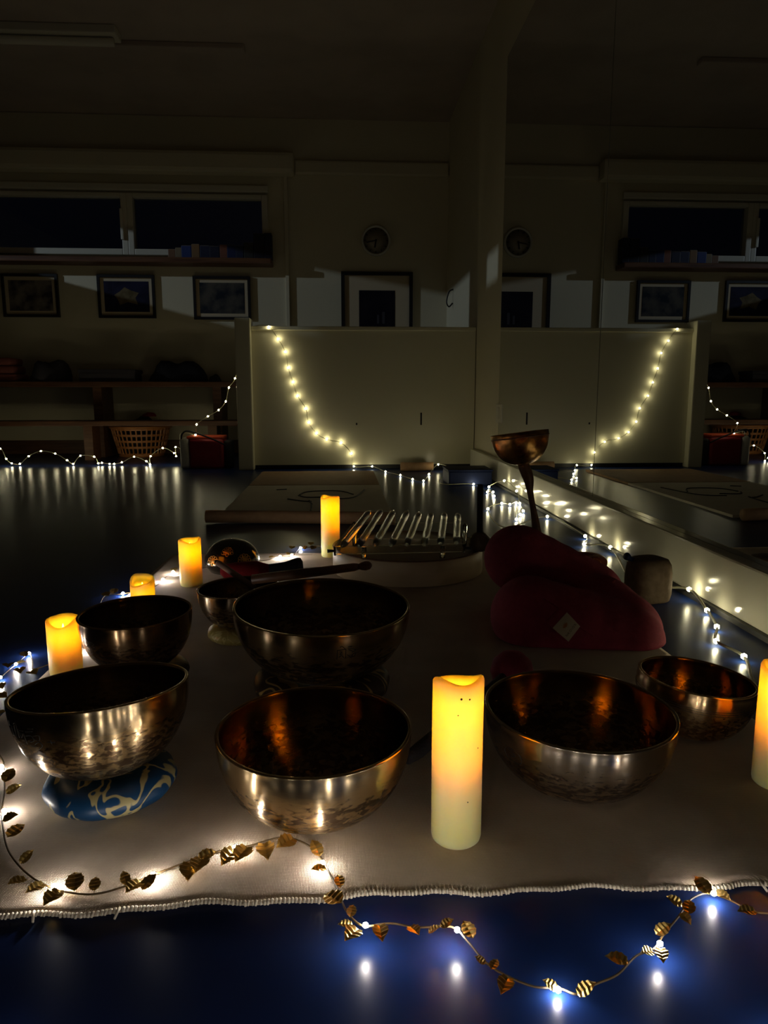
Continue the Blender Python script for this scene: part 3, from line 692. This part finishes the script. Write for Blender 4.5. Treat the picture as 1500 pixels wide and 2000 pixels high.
# mallet standing upright at the right of the drum
mb = OY(937, 1056, 2.00)
um = thing('upright_mallet', 'dark stick with a wooden ball foot standing beside the crystal bars', 'mallet', (mb.x, 2.00, 0))
zb = dc.z+DH-.003
zt = OY(936, 946, 2.0).z
lathe('ball_foot', [(.012, zb), (.028, zb+.008), (.033, zb+.022), (.030, zb+.038), (.018, zb+.050), (.010, zb+.056)], mat('brown_wood_ball', (.16, .11, .06), .5), um, n=28)
stick('stick', [(0, 0, zb+.05), (-.001, 0, zb+.10), (-.002, 0, zt-.01), (-.002, 0, zt)], [.0095, .0085, .0085, .007], M['dark_fabric'], um)

# chalice-shaped bowl on a handle behind the cushion
YCH = 1.93
pc = OY(1021, 905, YCH); pe = OY(1046, 1020, YCH)
ch = thing('handled_bowl', 'amber bronze bowl on a long turned handle standing behind the burgundy cushion', 'bowl', (OY(1060, 1085, YCH).x, YCH, .0052))
base = Vector(ch.location)
hb_ = [base+Vector((0, 0, .010)), base.lerp(pe, .5)+Vector((0, 0, .0)), pe, OY(1036, 965, YCH), OY(1032, 935, YCH), pc]
hb_ = [q-base for q in hb_]
sp = spline(hb_, 5)
stick('handle', sp, [.012+.004*math.sin(k/len(sp)*9) for k in range(len(sp))], M['wood_dark'], ch)
lathe('foot', [(.055, 0), (.056, .006), (.03, .012), (.014, .02)], M['wood_dark'], ch, n=32)
RB = 57/1400*(YCH+.0); prof = bowl_prof(RB, .085, .28, .8)
pr = [(.002, .001)]+prof+[(RB-.001, .0865), (RB-.004, .0865), (RB-.005, .084)]+[(max(r-.005, .003), z+.004*(1-z/.085)) for r, z in reversed(prof[:-1])]+[(.002, .006)]
o = lathe('cup', pr, M['copper'], ch, pc-base-Vector((0, 0, .002)), n=72); o.rotation_euler = (R_(-4), R_(-7), 0)
lathe('cup_lip', [(RB-.0005, .072), (RB+.0012, .074), (RB-.0005, .076)], M['wood_dark'], o, n=72, cap0=False, cap1=False)

# ------------------------------------------------------------------ burgundy cushion
def blend_cushion(name, lobes, voxel, smooth_it, m, parent):
    bm = bmesh.new()
    for c, rx, ry, rz, rot in lobes:
        mt = Matrix.Translation(c) @ Euler(rot).to_matrix().to_4x4() @ Matrix.Diagonal((rx, ry, rz, 1))
        bmesh.ops.create_uvsphere(bm, u_segments=32, v_segments=20, radius=1, matrix=mt)
    me = bpy.data.meshes.new('tmp'); bm.to_mesh(me); bm.free()
    o = bpy.data.objects.new('tmp', me); C.objects.link(o)
    r = o.modifiers.new('r', 'REMESH'); r.mode = 'VOXEL'; r.voxel_size = voxel
    s = o.modifiers.new('s', 'SMOOTH'); s.iterations = smooth_it; s.factor = .5
    dg = bpy.context.evaluated_depsgraph_get(); ev = o.evaluated_get(dg)
    me2 = bpy.data.meshes.new_from_object(ev); me2.name = name
    bpy.data.objects.remove(o); bpy.data.meshes.remove(me)
    for v in me2.vertices:
        if v.co.z < .0055: v.co.z = .0055
    return link(name, me2, m, parent, smooth=True)
cs = thing('meditation_cushion', 'burgundy crescent meditation cushion with small cream label', 'cushion', (0, 0, 0))
YF, YK = 1.47, 1.64
def q3(px, py, Y): return OY(px, py, Y)
lobes = []
# front lobe, sloping down to the right
fa, fb = q3(1037, 1203, YF), q3(1217, 1238, YF-.02)
for k in range(5):
    t = k/4; c = fa.lerp(fb, t); lobes.append((c, .088, .095, .078+.010*(1-t)-.008*t, (0, R_(14), 0)))
# back lobe, higher
ba, bb2 = q3(1015, 1092, YK), q3(1150, 1150, YK+.0)
for k in range(5):
    t = k/4; c = ba.lerp(bb2, t); lobes.append((c, .086, .085, .082-.012*t, (0, R_(24), 0)))
# low body under the back lobe
lobes.append((q3(1080, 1190, YK), .15, .09, .07, (0, 0, 0)))
lobes.append((q3(1188, 1182, YF+.07), .085, .08, .062, (0, R_(35), 0)))
lobes.append((q3(1225, 1210, YF+.03), .085, .08, .060, (0, R_(35), 0)))
cb = blend_cushion('cushion_cover', lobes, .009, 9, M['burgundy'], cs)

def raycast(px, py, ob):
    org = Vector((0, 0, CAMH)); d = ray(px, py).normalized()
    ok, loc, nrm, _ = ob.ray_cast(org, d)
    return (loc, nrm) if ok else (OY(px, py, YF-.1), Vector((0, -1, 0)))
bpy.context.view_layer.update()
# label sewn on the front lobe
corners = [(1078, 1226), (1105, 1195), (1132, 1223), (1108, 1252)]
base_q = [(1066, 1214), (1094, 1184)]
cp = [raycast(*c, cb) for c in corners]; bpq = [raycast(*c, cb) for c in base_q]
nrm = (cp[0][1]+cp[1][1]+cp[2][1]+cp[3][1]).normalized()
def quad(name, P, off, th, m, parent):
    bm = bmesh.new(); f = [bm.verts.new(p+nrm*(off+th)) for p in P]; k = [bm.verts.new(p+nrm*off) for p in P]
    bm.faces.new(f); bm.faces.new(k)
    for i in range(len(P)): bm.faces.new((f[i], f[(i+1) % len(P)], k[(i+1) % len(P)], k[i]))
    return fin(name, bm, m, parent)
cen = raycast(1105, 1224, cb); nrm = (nrm+cen[1]).normalized()
P4 = [c[0]-nrm*((c[0]-cen[0]).dot(nrm)) for c in cp]
lb = quad('label_patch', P4, .002, .0012, M['label'], cs); lb['label'] = 'cream woven label with orange motif and black lettering'
quad('label_strap', [bpq[0][0], bpq[1][0], P4[1], P4[0]], .0015, .001, M['burgundy'], cs)
ex = (P4[2]-P4[3]).normalized()    # reading direction lower-left to upper-right
ez = nrm; ey = ez.cross(ex).normalized()
ctr = (P4[0]+P4[1]+P4[2]+P4[3])/4; side = (P4[2]-P4[3]).length
fc = bpy.data.curves.new('t', 'FONT'); fc.body = 'NKOIOX'; fc.size = .0068; fc.align_x = 'CENTER'; fc.align_y = 'CENTER'; fc.space_character = 1.25
fo = bpy.data.objects.new('t', fc); C.objects.link(fo); bpy.context.view_layer.update()
tme = bpy.data.meshes.new_from_object(fo.evaluated_get(bpy.context.evaluated_depsgraph_get())); bpy.data.objects.remove(fo)
Mx = Matrix((( ex.x, ey.x, ez.x, 0), (ex.y, ey.y, ez.y, 0), (ex.z, ey.z, ez.z, 0), (0, 0, 0, 1)))
lo_ = (P4[3]-P4[0]); 
tme.transform(Matrix.Translation(ctr-ey*.010+nrm*.0036) @ Mx); tme.materials.clear()
link('label_lettering', tme, M['ink'], lb)
bm = bmesh.new()
for a in (-50, -25, 0, 25, 50):
    a = R_(a); c0 = ctr+ey*.001; d = ey*math.cos(a)+ex*math.sin(a); s = ex*math.cos(a)-ey*math.sin(a)
    vs = [bm.verts.new(c0+nrm*.0036), bm.verts.new(c0+d*.005+s*.0016+nrm*.0036), bm.verts.new(c0+d*.0095+nrm*.0036), bm.verts.new(c0+d*.005-s*.0016+nrm*.0036)]
    bm.faces.new(vs)
fin('label_motif', bm, M['orange_ink'], lb)
# seam piping
seam = [raycast(*c, cb)[0] for c in [(1062, 1170), (1085, 1183), (1110, 1205), (1135, 1226), (1160, 1243)]]
tube('seam', spline(seam, 5), .0022, M['burgundy'], cs)

# small brocade pouch and cork block at the right
p = G(1180, 1118, 0)
tag(ring_cushion((p.x-.035, p.y+.06, 0), .062, .030, M['brocade_orange'], 'x', .7), 'orange-red brocade ring cushion half hidden behind the burgundy cushion', 'cushion')
p = G(1280, 1182, 0)
bo = thing('cork_block', 'brown rounded block with a dark tab beside the mirror skirting', 'block', (p.x, p.y+.05, 0), (0, 0, R_(12)))
hw = 43/1400*1.73
bm = bmesh.new()
def sup(a, e=3.2): 
    c, s = math.cos(a), math.sin(a); return (abs(c)**(2/e)*(1 if c > 0 else -1), abs(s)**(2/e)*(1 if s > 0 else -1))
rings = []
for sc_, z in ((.86, 0), (.93, .004), (.99, .02), (1.0, .05), (.985, .075), (.93, .095), (.80, .108), (.55, .112), (.02, .112)):
    rings.append([bm.verts.new((sup(2*PI*i/40)[0]*hw*sc_, sup(2*PI*i/40)[1]*hw*.9*sc_, z)) for i in range(40)])
for a, b in zip(rings, rings[1:]):
    for i in range(40): bm.faces.new((a[i], a[(i+1) % 40], b[(i+1) % 40], b[i]))
bm.faces.new(rings[0]); bm.faces.new(rings[-1])
fin('block_body', bm, M['clay'], bo, smooth=True)
bm = bmesh.new(); atube(bm, [(-.035, .01, .105), (-.05, .008, .108), (-.062, .006, .116), (-.066, .006, .118)], [.004, .006, .010, .009], 8)
fin('tab', bm, M['blue_box'], bo, smooth=True)

# ------------------------------------------------------------------ fairy lights
bmb = bmesh.new(); bmesh.ops.create_icosphere(bmb, subdivisions=1, radius=1)
me_near = bpy.data.meshes.new('bulb_near'); bmb.to_mesh(me_near); me_near.materials.append(M['bulb_near'])
me_far = bpy.data.meshes.new('bulb_far'); bmb.to_mesh(me_far); me_far.materials.append(M['bulb_far']); bmb.free()
def bulb(p, rad, me, parent):
    o = bpy.data.objects.new('bulb', me); C.objects.link(o); o.parent = parent; o.location = p; o.scale = (rad, rad, rad)
    return o
# far string: floor by the bench, bag, post, divider, floor, skirting, towards the right
fs = thing('fairy_light_string', 'long clear-wire fairy light string over the divider and along the skirting', 'fairy lights', (0, 0, 0))
YL = 5.38
left = [(-60, 905), (-30, 884), (0, 876), (12, 896), (23, 905), (39, 906), (56, 891), (80, 881), (108, 886), (131, 899), (143, 906), (157, 890), (184, 892), (192, 905), (199, 904), (214, 906), (223, 906), (238, 903), (262, 892), (286, 901), (293, 907), (294, 891), (318, 875), (340, 885), (344, 891), (343, 873)]
path = []; bulbs = []; detour = [Vector((.585, 4.25, .010)), Vector((.60, 4.06, .010))]
for k, q in enumerate(left):
    p = OY(*q, YL); p.z = max(p.z, .008); path.append(p)
    if k not in (): bulbs.append(p)
yb_ = G(352, 916).y
path += [Vector((-1.165, 5.34, .13)), Vector((-1.155, 5.25, .235)), Vector((-1.09, 5.20, .245))]
for q, Y in (((382, 852), yb_+.06), ((384, 829), YP+.04), ((406, 813), YP+.05), ((427, 801), YP+.05), ((441, 784), YP+.05), ((447, 757), YP+.05), ((459, 739), YP+.04)):
    p = OY(*q, Y)
    if q == (382, 852): p.z = max(p.z, .2375)
    path.append(p); bulbs.append(p)
path += [Vector((pxl+.03, YP+.118, .82)), Vector((pxr-.02, YP+.118, .95)), Vector((pxr+.03, YP+.06, ztop+.035))]
p = OY(525, 638, YP-.02); path.append(p); bulbs.append(p)
for q in [(543, 662), (557, 687), (563, 718), (572, 746), (581, 773), (597, 798), (603, 825), (618, 846), (638, 858), (666, 865), (686, 886), (691, 911)]:
    p = OY(*q, YP-.022); p.z = max(p.z, .012); path.append(p); bulbs.append(p)
for q in [(727, 911), (753, 921), (782, 928), (806, 936), (827, 939), (838, 926), (856, 907), (880, 916), (925, 948), (952, 961), (963, 961), (965, 969), (955, 951), (985, 939), (1009, 959), (1015, 983), (1022, 998), (1016, 1005), (1009, 1014), (1008, 982), (996, 985), (980, 983), (953, 994)]:
    p = G(*q, .010)
    if p.y > YP-.24 and 790 < q[0] < 900: p = OY(*q, YP-.24 if q[0] < 875 else YP-.5)
    elif p.y > YP-.1: p = OY(*q, YP-.08)
    if q == (925, 948): path += detour
    if q == (925, 948): p = OY(*q, G(876, 948).y-.03)
    if p.x > XR-.06: p = OX(*q, XR-.06)
    p.z = max(p.z, .010); path.append(p); bulbs.append(p)
path.append(G(985, 1030, .008))
for q in [(1069, 1009), (1143, 1047), (1141, 1063), (1192, 1069), (1230, 1137)]:
    p = G(*q, .012)
    if p.x > XR-.06: p = OX(*q, XR-.06); p.z = max(p.z, .012)
    path.append(p); bulbs.append(p)
path += [Vector((.79, 1.875, .008)), Vector((.85, 1.82, .008))]
for q in [(1346, 1151), (1381, 1192), (1400, 1224), (1399, 1252), (1453, 1282)]:
    p = G(*q, .012)
    if p.x > XR-.06: p = OX(*q, XR-.06); p.z = max(p.z, .012)
    path.append(p); bulbs.append(p)
path += [G(1470, 1330, .008), G(1500, 1370, .008), G(1560, 1400, .008)]
sp = spline(path, 5); tube('wire', sp, [.0034 if q.y < 2.3 else .0022 for q in sp], M['clear_wire'], fs, 6)
for p in bulbs: bulb(p, .0062 if p.y > 3.2 else .0064, me_far, fs)

# near garland with gold leaves
ga = thing('leaf_light_garland', 'gold-leaf garland with tiny white lights along the cloth edge and floor', 'fairy lights', (0, 0, 0))
def gz(p): return .0085 if (CX0 < p.x < CX1 and cedge(p.x) < p.y < CY1) else .0045
def gp(px, py, up=0.):
    p = G(px, py, .0065); z = gz(p)+up
    if p.y < cedge(p.x)-.005: z += .016*max(0, math.cos((px-760)/330*PI/2))**.5 if 430 < px < 1090 else .012*max(0, math.sin((px-1090)/330*PI)) if 1090 <= px < 1420 else 0
    return G(px, py, z)
back = [(650, 1072), (620, 1066), (600, 1070), (587, 1070), (570, 1086), (547, 1087), (520, 1094), (493, 1098)]
c3p = G(374, 1150)
back2 = [(345, 1122), (338, 1117), (318, 1132), (300, 1146), (240, 1160), (205, 1163), (190, 1200), (168, 1267), (150, 1290), (118, 1293), (85, 1290), (57, 1277), (31, 1298), (1, 1324), (-12, 1350), (-20, 1400), (-14, 1450), (5, 1485)]
front = [(7, 1500), (9, 1542), (4, 1584), (6, 1617), (16, 1661), (47, 1701), (89, 1729), (135, 1743), (187, 1746), (243, 1731), (308, 1705), (364, 1684), (392, 1675), (434, 1661), (485, 1652), (544, 1636), (579, 1640), (616, 1661), (637, 1694), (658, 1733), (672, 1771), (688, 1794), (714, 1809), (762, 1803), (816, 1811), (882, 1810), (912, 1837), (948, 1879), (990, 1906), (1044, 1927), (1092, 1930), (1128, 1942), (1158, 1924), (1206, 1903), (1242, 1867), (1278, 1852), (1296, 1825), (1326, 1789), (1350, 1756), (1386, 1744), (1428, 1759), (1470, 1780), (1530, 1790), (1620, 1840), (1640, 1930), (1540, 2040), (1400, 2090), (1262, 2062), (1120, 2130), (960, 2180), (800, 2150), (640, 2170), (480, 2210), (320, 2160), (160, 2190), (0, 2150), (-120, 2060)]
mid = [Vector((-.30, 2.16, .009)), Vector((-.40, 2.12, .009))]
gpath = [gp(*q) for q in back]+mid+[gp(*q) for q in back2]+[gp(*q) for q in front]
gpath[len(back)+2+back2.index((150, 1290))] = Vector((-.56, 1.36, .007)); gpath[len(back)+2+back2.index((118, 1293))] = Vector((-.585, 1.33, .006)); gpath[len(back)+2+back2.index((85, 1290))] = Vector((-.60, 1.36, .006))
tube('wire', spline(gpath, 5), .0011, M['wire_brown'], ga, 5)
nb = [(587, 1070), (570, 1084), (547, 1087), (493, 1097), (338, 1117), (318, 1132), (240, 1159), (168, 1266), (57, 1276), (31, 1297), (1, 1323), (3, 1497), (8, 1583), (105, 1731), (299, 1708), (459, 1655), (630, 1685), (714, 1807), (893, 1816), (1090, 1933), (1289, 1843), (1394, 1745), (1600, 1830), (1540, 2040), (1262, 2062), (1000, 2170), (740, 2155), (480, 2210), (210, 2180), (-60, 2110)]
for q in nb:
    p = gp(*q, .0025); bulb(p, .0030 if p.y < 1.5 else .0042, me_near, ga)
def leaf_mesh():
    bm = bmesh.new(); n = 9; rows = []
    for k in range(n+1):
        t = k/n; wd = .30*math.sin(PI*min(1, t**.85))**.8 if 0 < k < n else 0.
        ser = .035 if k % 2 else 0.
        z = .05*math.sin(PI*t)+(.019 if k % 2 else -.019)
        if wd == 0: rows.append([bm.verts.new((t, 0, 0))])
        else: rows.append([bm.verts.new((t-.05, -(wd+ser), z+.06)), bm.verts.new((t-.03, -wd*.5, z+.03)), bm.verts.new((t, 0, z-.01)), bm.verts.new((t-.03, wd*.5, z+.03)), bm.verts.new((t-.05, wd+ser, z+.06))])
    for a, b in zip(rows, rows[1:]):
        if len(a) == 1:
            for i in range(4): bm.faces.new((a[0], b[i], b[i+1]))
        elif len(b) == 1:
            for i in range(4): bm.faces.new((a[i], a[i+1], b[0]))
        else:
            for i in range(4): bm.faces.new((a[i], a[i+1], b[i+1], b[i]))
    bmesh.ops.recalc_face_normals(bm, faces=bm.faces)
    me = bpy.data.meshes.new('leaf'); bm.to_mesh(me); bm.free(); me.materials.append(M['gold']); return me
lme = leaf_mesh()
LV = [(a/2.143, 1500+b/2.143, c/2.143, 1500+d/2.143) for a, b, c, d in [(20, 60, 55, 0), (25, 105, 90, 70), (12, 215, 78, 195), (30, 290, 105, 235), (85, 400, 142, 340), (110, 465, 30, 488), (185, 485, 105, 525), (250, 512, 180, 578), (312, 515, 315, 435), (395, 515, 400, 455), (530, 490, 515, 430), (590, 475, 525, 525), (595, 510, 655, 440), (830, 375, 910, 350), (795, 395, 785, 490), (845, 380, 815, 445), (985, 340, 925, 410), (1035, 330, 980, 400), (1105, 315, 1125, 400), (1230, 295, 1155, 335), (1340, 370, 1305, 300), (1365, 420, 1300, 425), (1425, 500, 1415, 445), (1430, 565, 1357, 530), (1465, 625, 1480, 572), (1475, 655, 1412, 655), (1500, 675, 1442, 725)]]
LV += [(600+a/1.667, 1600+b/1.667, 600+c/1.667, 1600+d/1.667) for a, b, c, d in [(235, 345, 245, 400), (335, 350, 365, 378), (395, 368, 435, 350), (435, 350, 477, 325), (540, 388, 508, 330), (580, 470, 545, 445), (600, 490, 620, 455), (655, 515, 630, 572), (815, 555, 765, 522), (880, 570, 940, 530), (1045, 465, 968, 445), (1125, 430, 1085, 435), (1150, 420, 1160, 470), (1135, 375, 1185, 340), (1220, 305, 1250, 345), (1240, 310, 1245, 262), (1220, 280, 1168, 250), (1310, 245, 1262, 185), (1330, 235, 1380, 265), (1460, 300, 1400, 300)]]
LV += [(a/3.571, 1270+b/3.571, c/3.571, 1270+d/3.571) for a, b, c, d in [(115, 90, 180, 80), (60, 95, 52, 135), (135, 125, 148, 200), (210, 150, 285, 180), (-15, 240, 35, 285), (-20, 320, 52, 330), (-25, 450, 40, 428), (180, 45, 165, 8)]]
LV += [(212, 1164, 199, 1158), (222, 1160, 225, 1147), (342, 1116, 332, 1100), (493, 1094, 503, 1087), (525, 1089, 536, 1087), (562, 1084, 574, 1075), (569, 1072, 575, 1063), (594, 1073, 599, 1066), (607, 1065, 608, 1053), (609, 1073, 616, 1066)]
rnd = random.Random(5)
for k, (bx, by, tx, ty) in enumerate(LV):
    b = gp(bx, by, .001); up = rnd.uniform(.002, .009)
    t = gp(tx, ty, up)
    x = (t-b); L = x.length; x.normalize()
    if L > .035: L = .035
    toc = (Vector((0, 0, CAMH))-b).normalized(); zz = (Vector((0, 0, 1))*.6+toc*rnd.uniform(.1, .6)); zz = (zz-x*zz.dot(x)).normalized(); yy = zz.cross(x)
    o = bpy.data.objects.new('leaf', lme); C.objects.link(o); o.parent = ga
    mt = Matrix(((x.x, yy.x, zz.x, b.x), (x.y, yy.y, zz.y, b.y), (x.z, yy.z, zz.z, b.z), (0, 0, 0, 1)))
    lift = max(0, .30*1.0*L*abs(yy.z)-.004)
    o.matrix_basis = Matrix.Translation((0, 0, lift*.5)) @ mt @ Matrix.Diagonal((L, L*.95, L, 1))
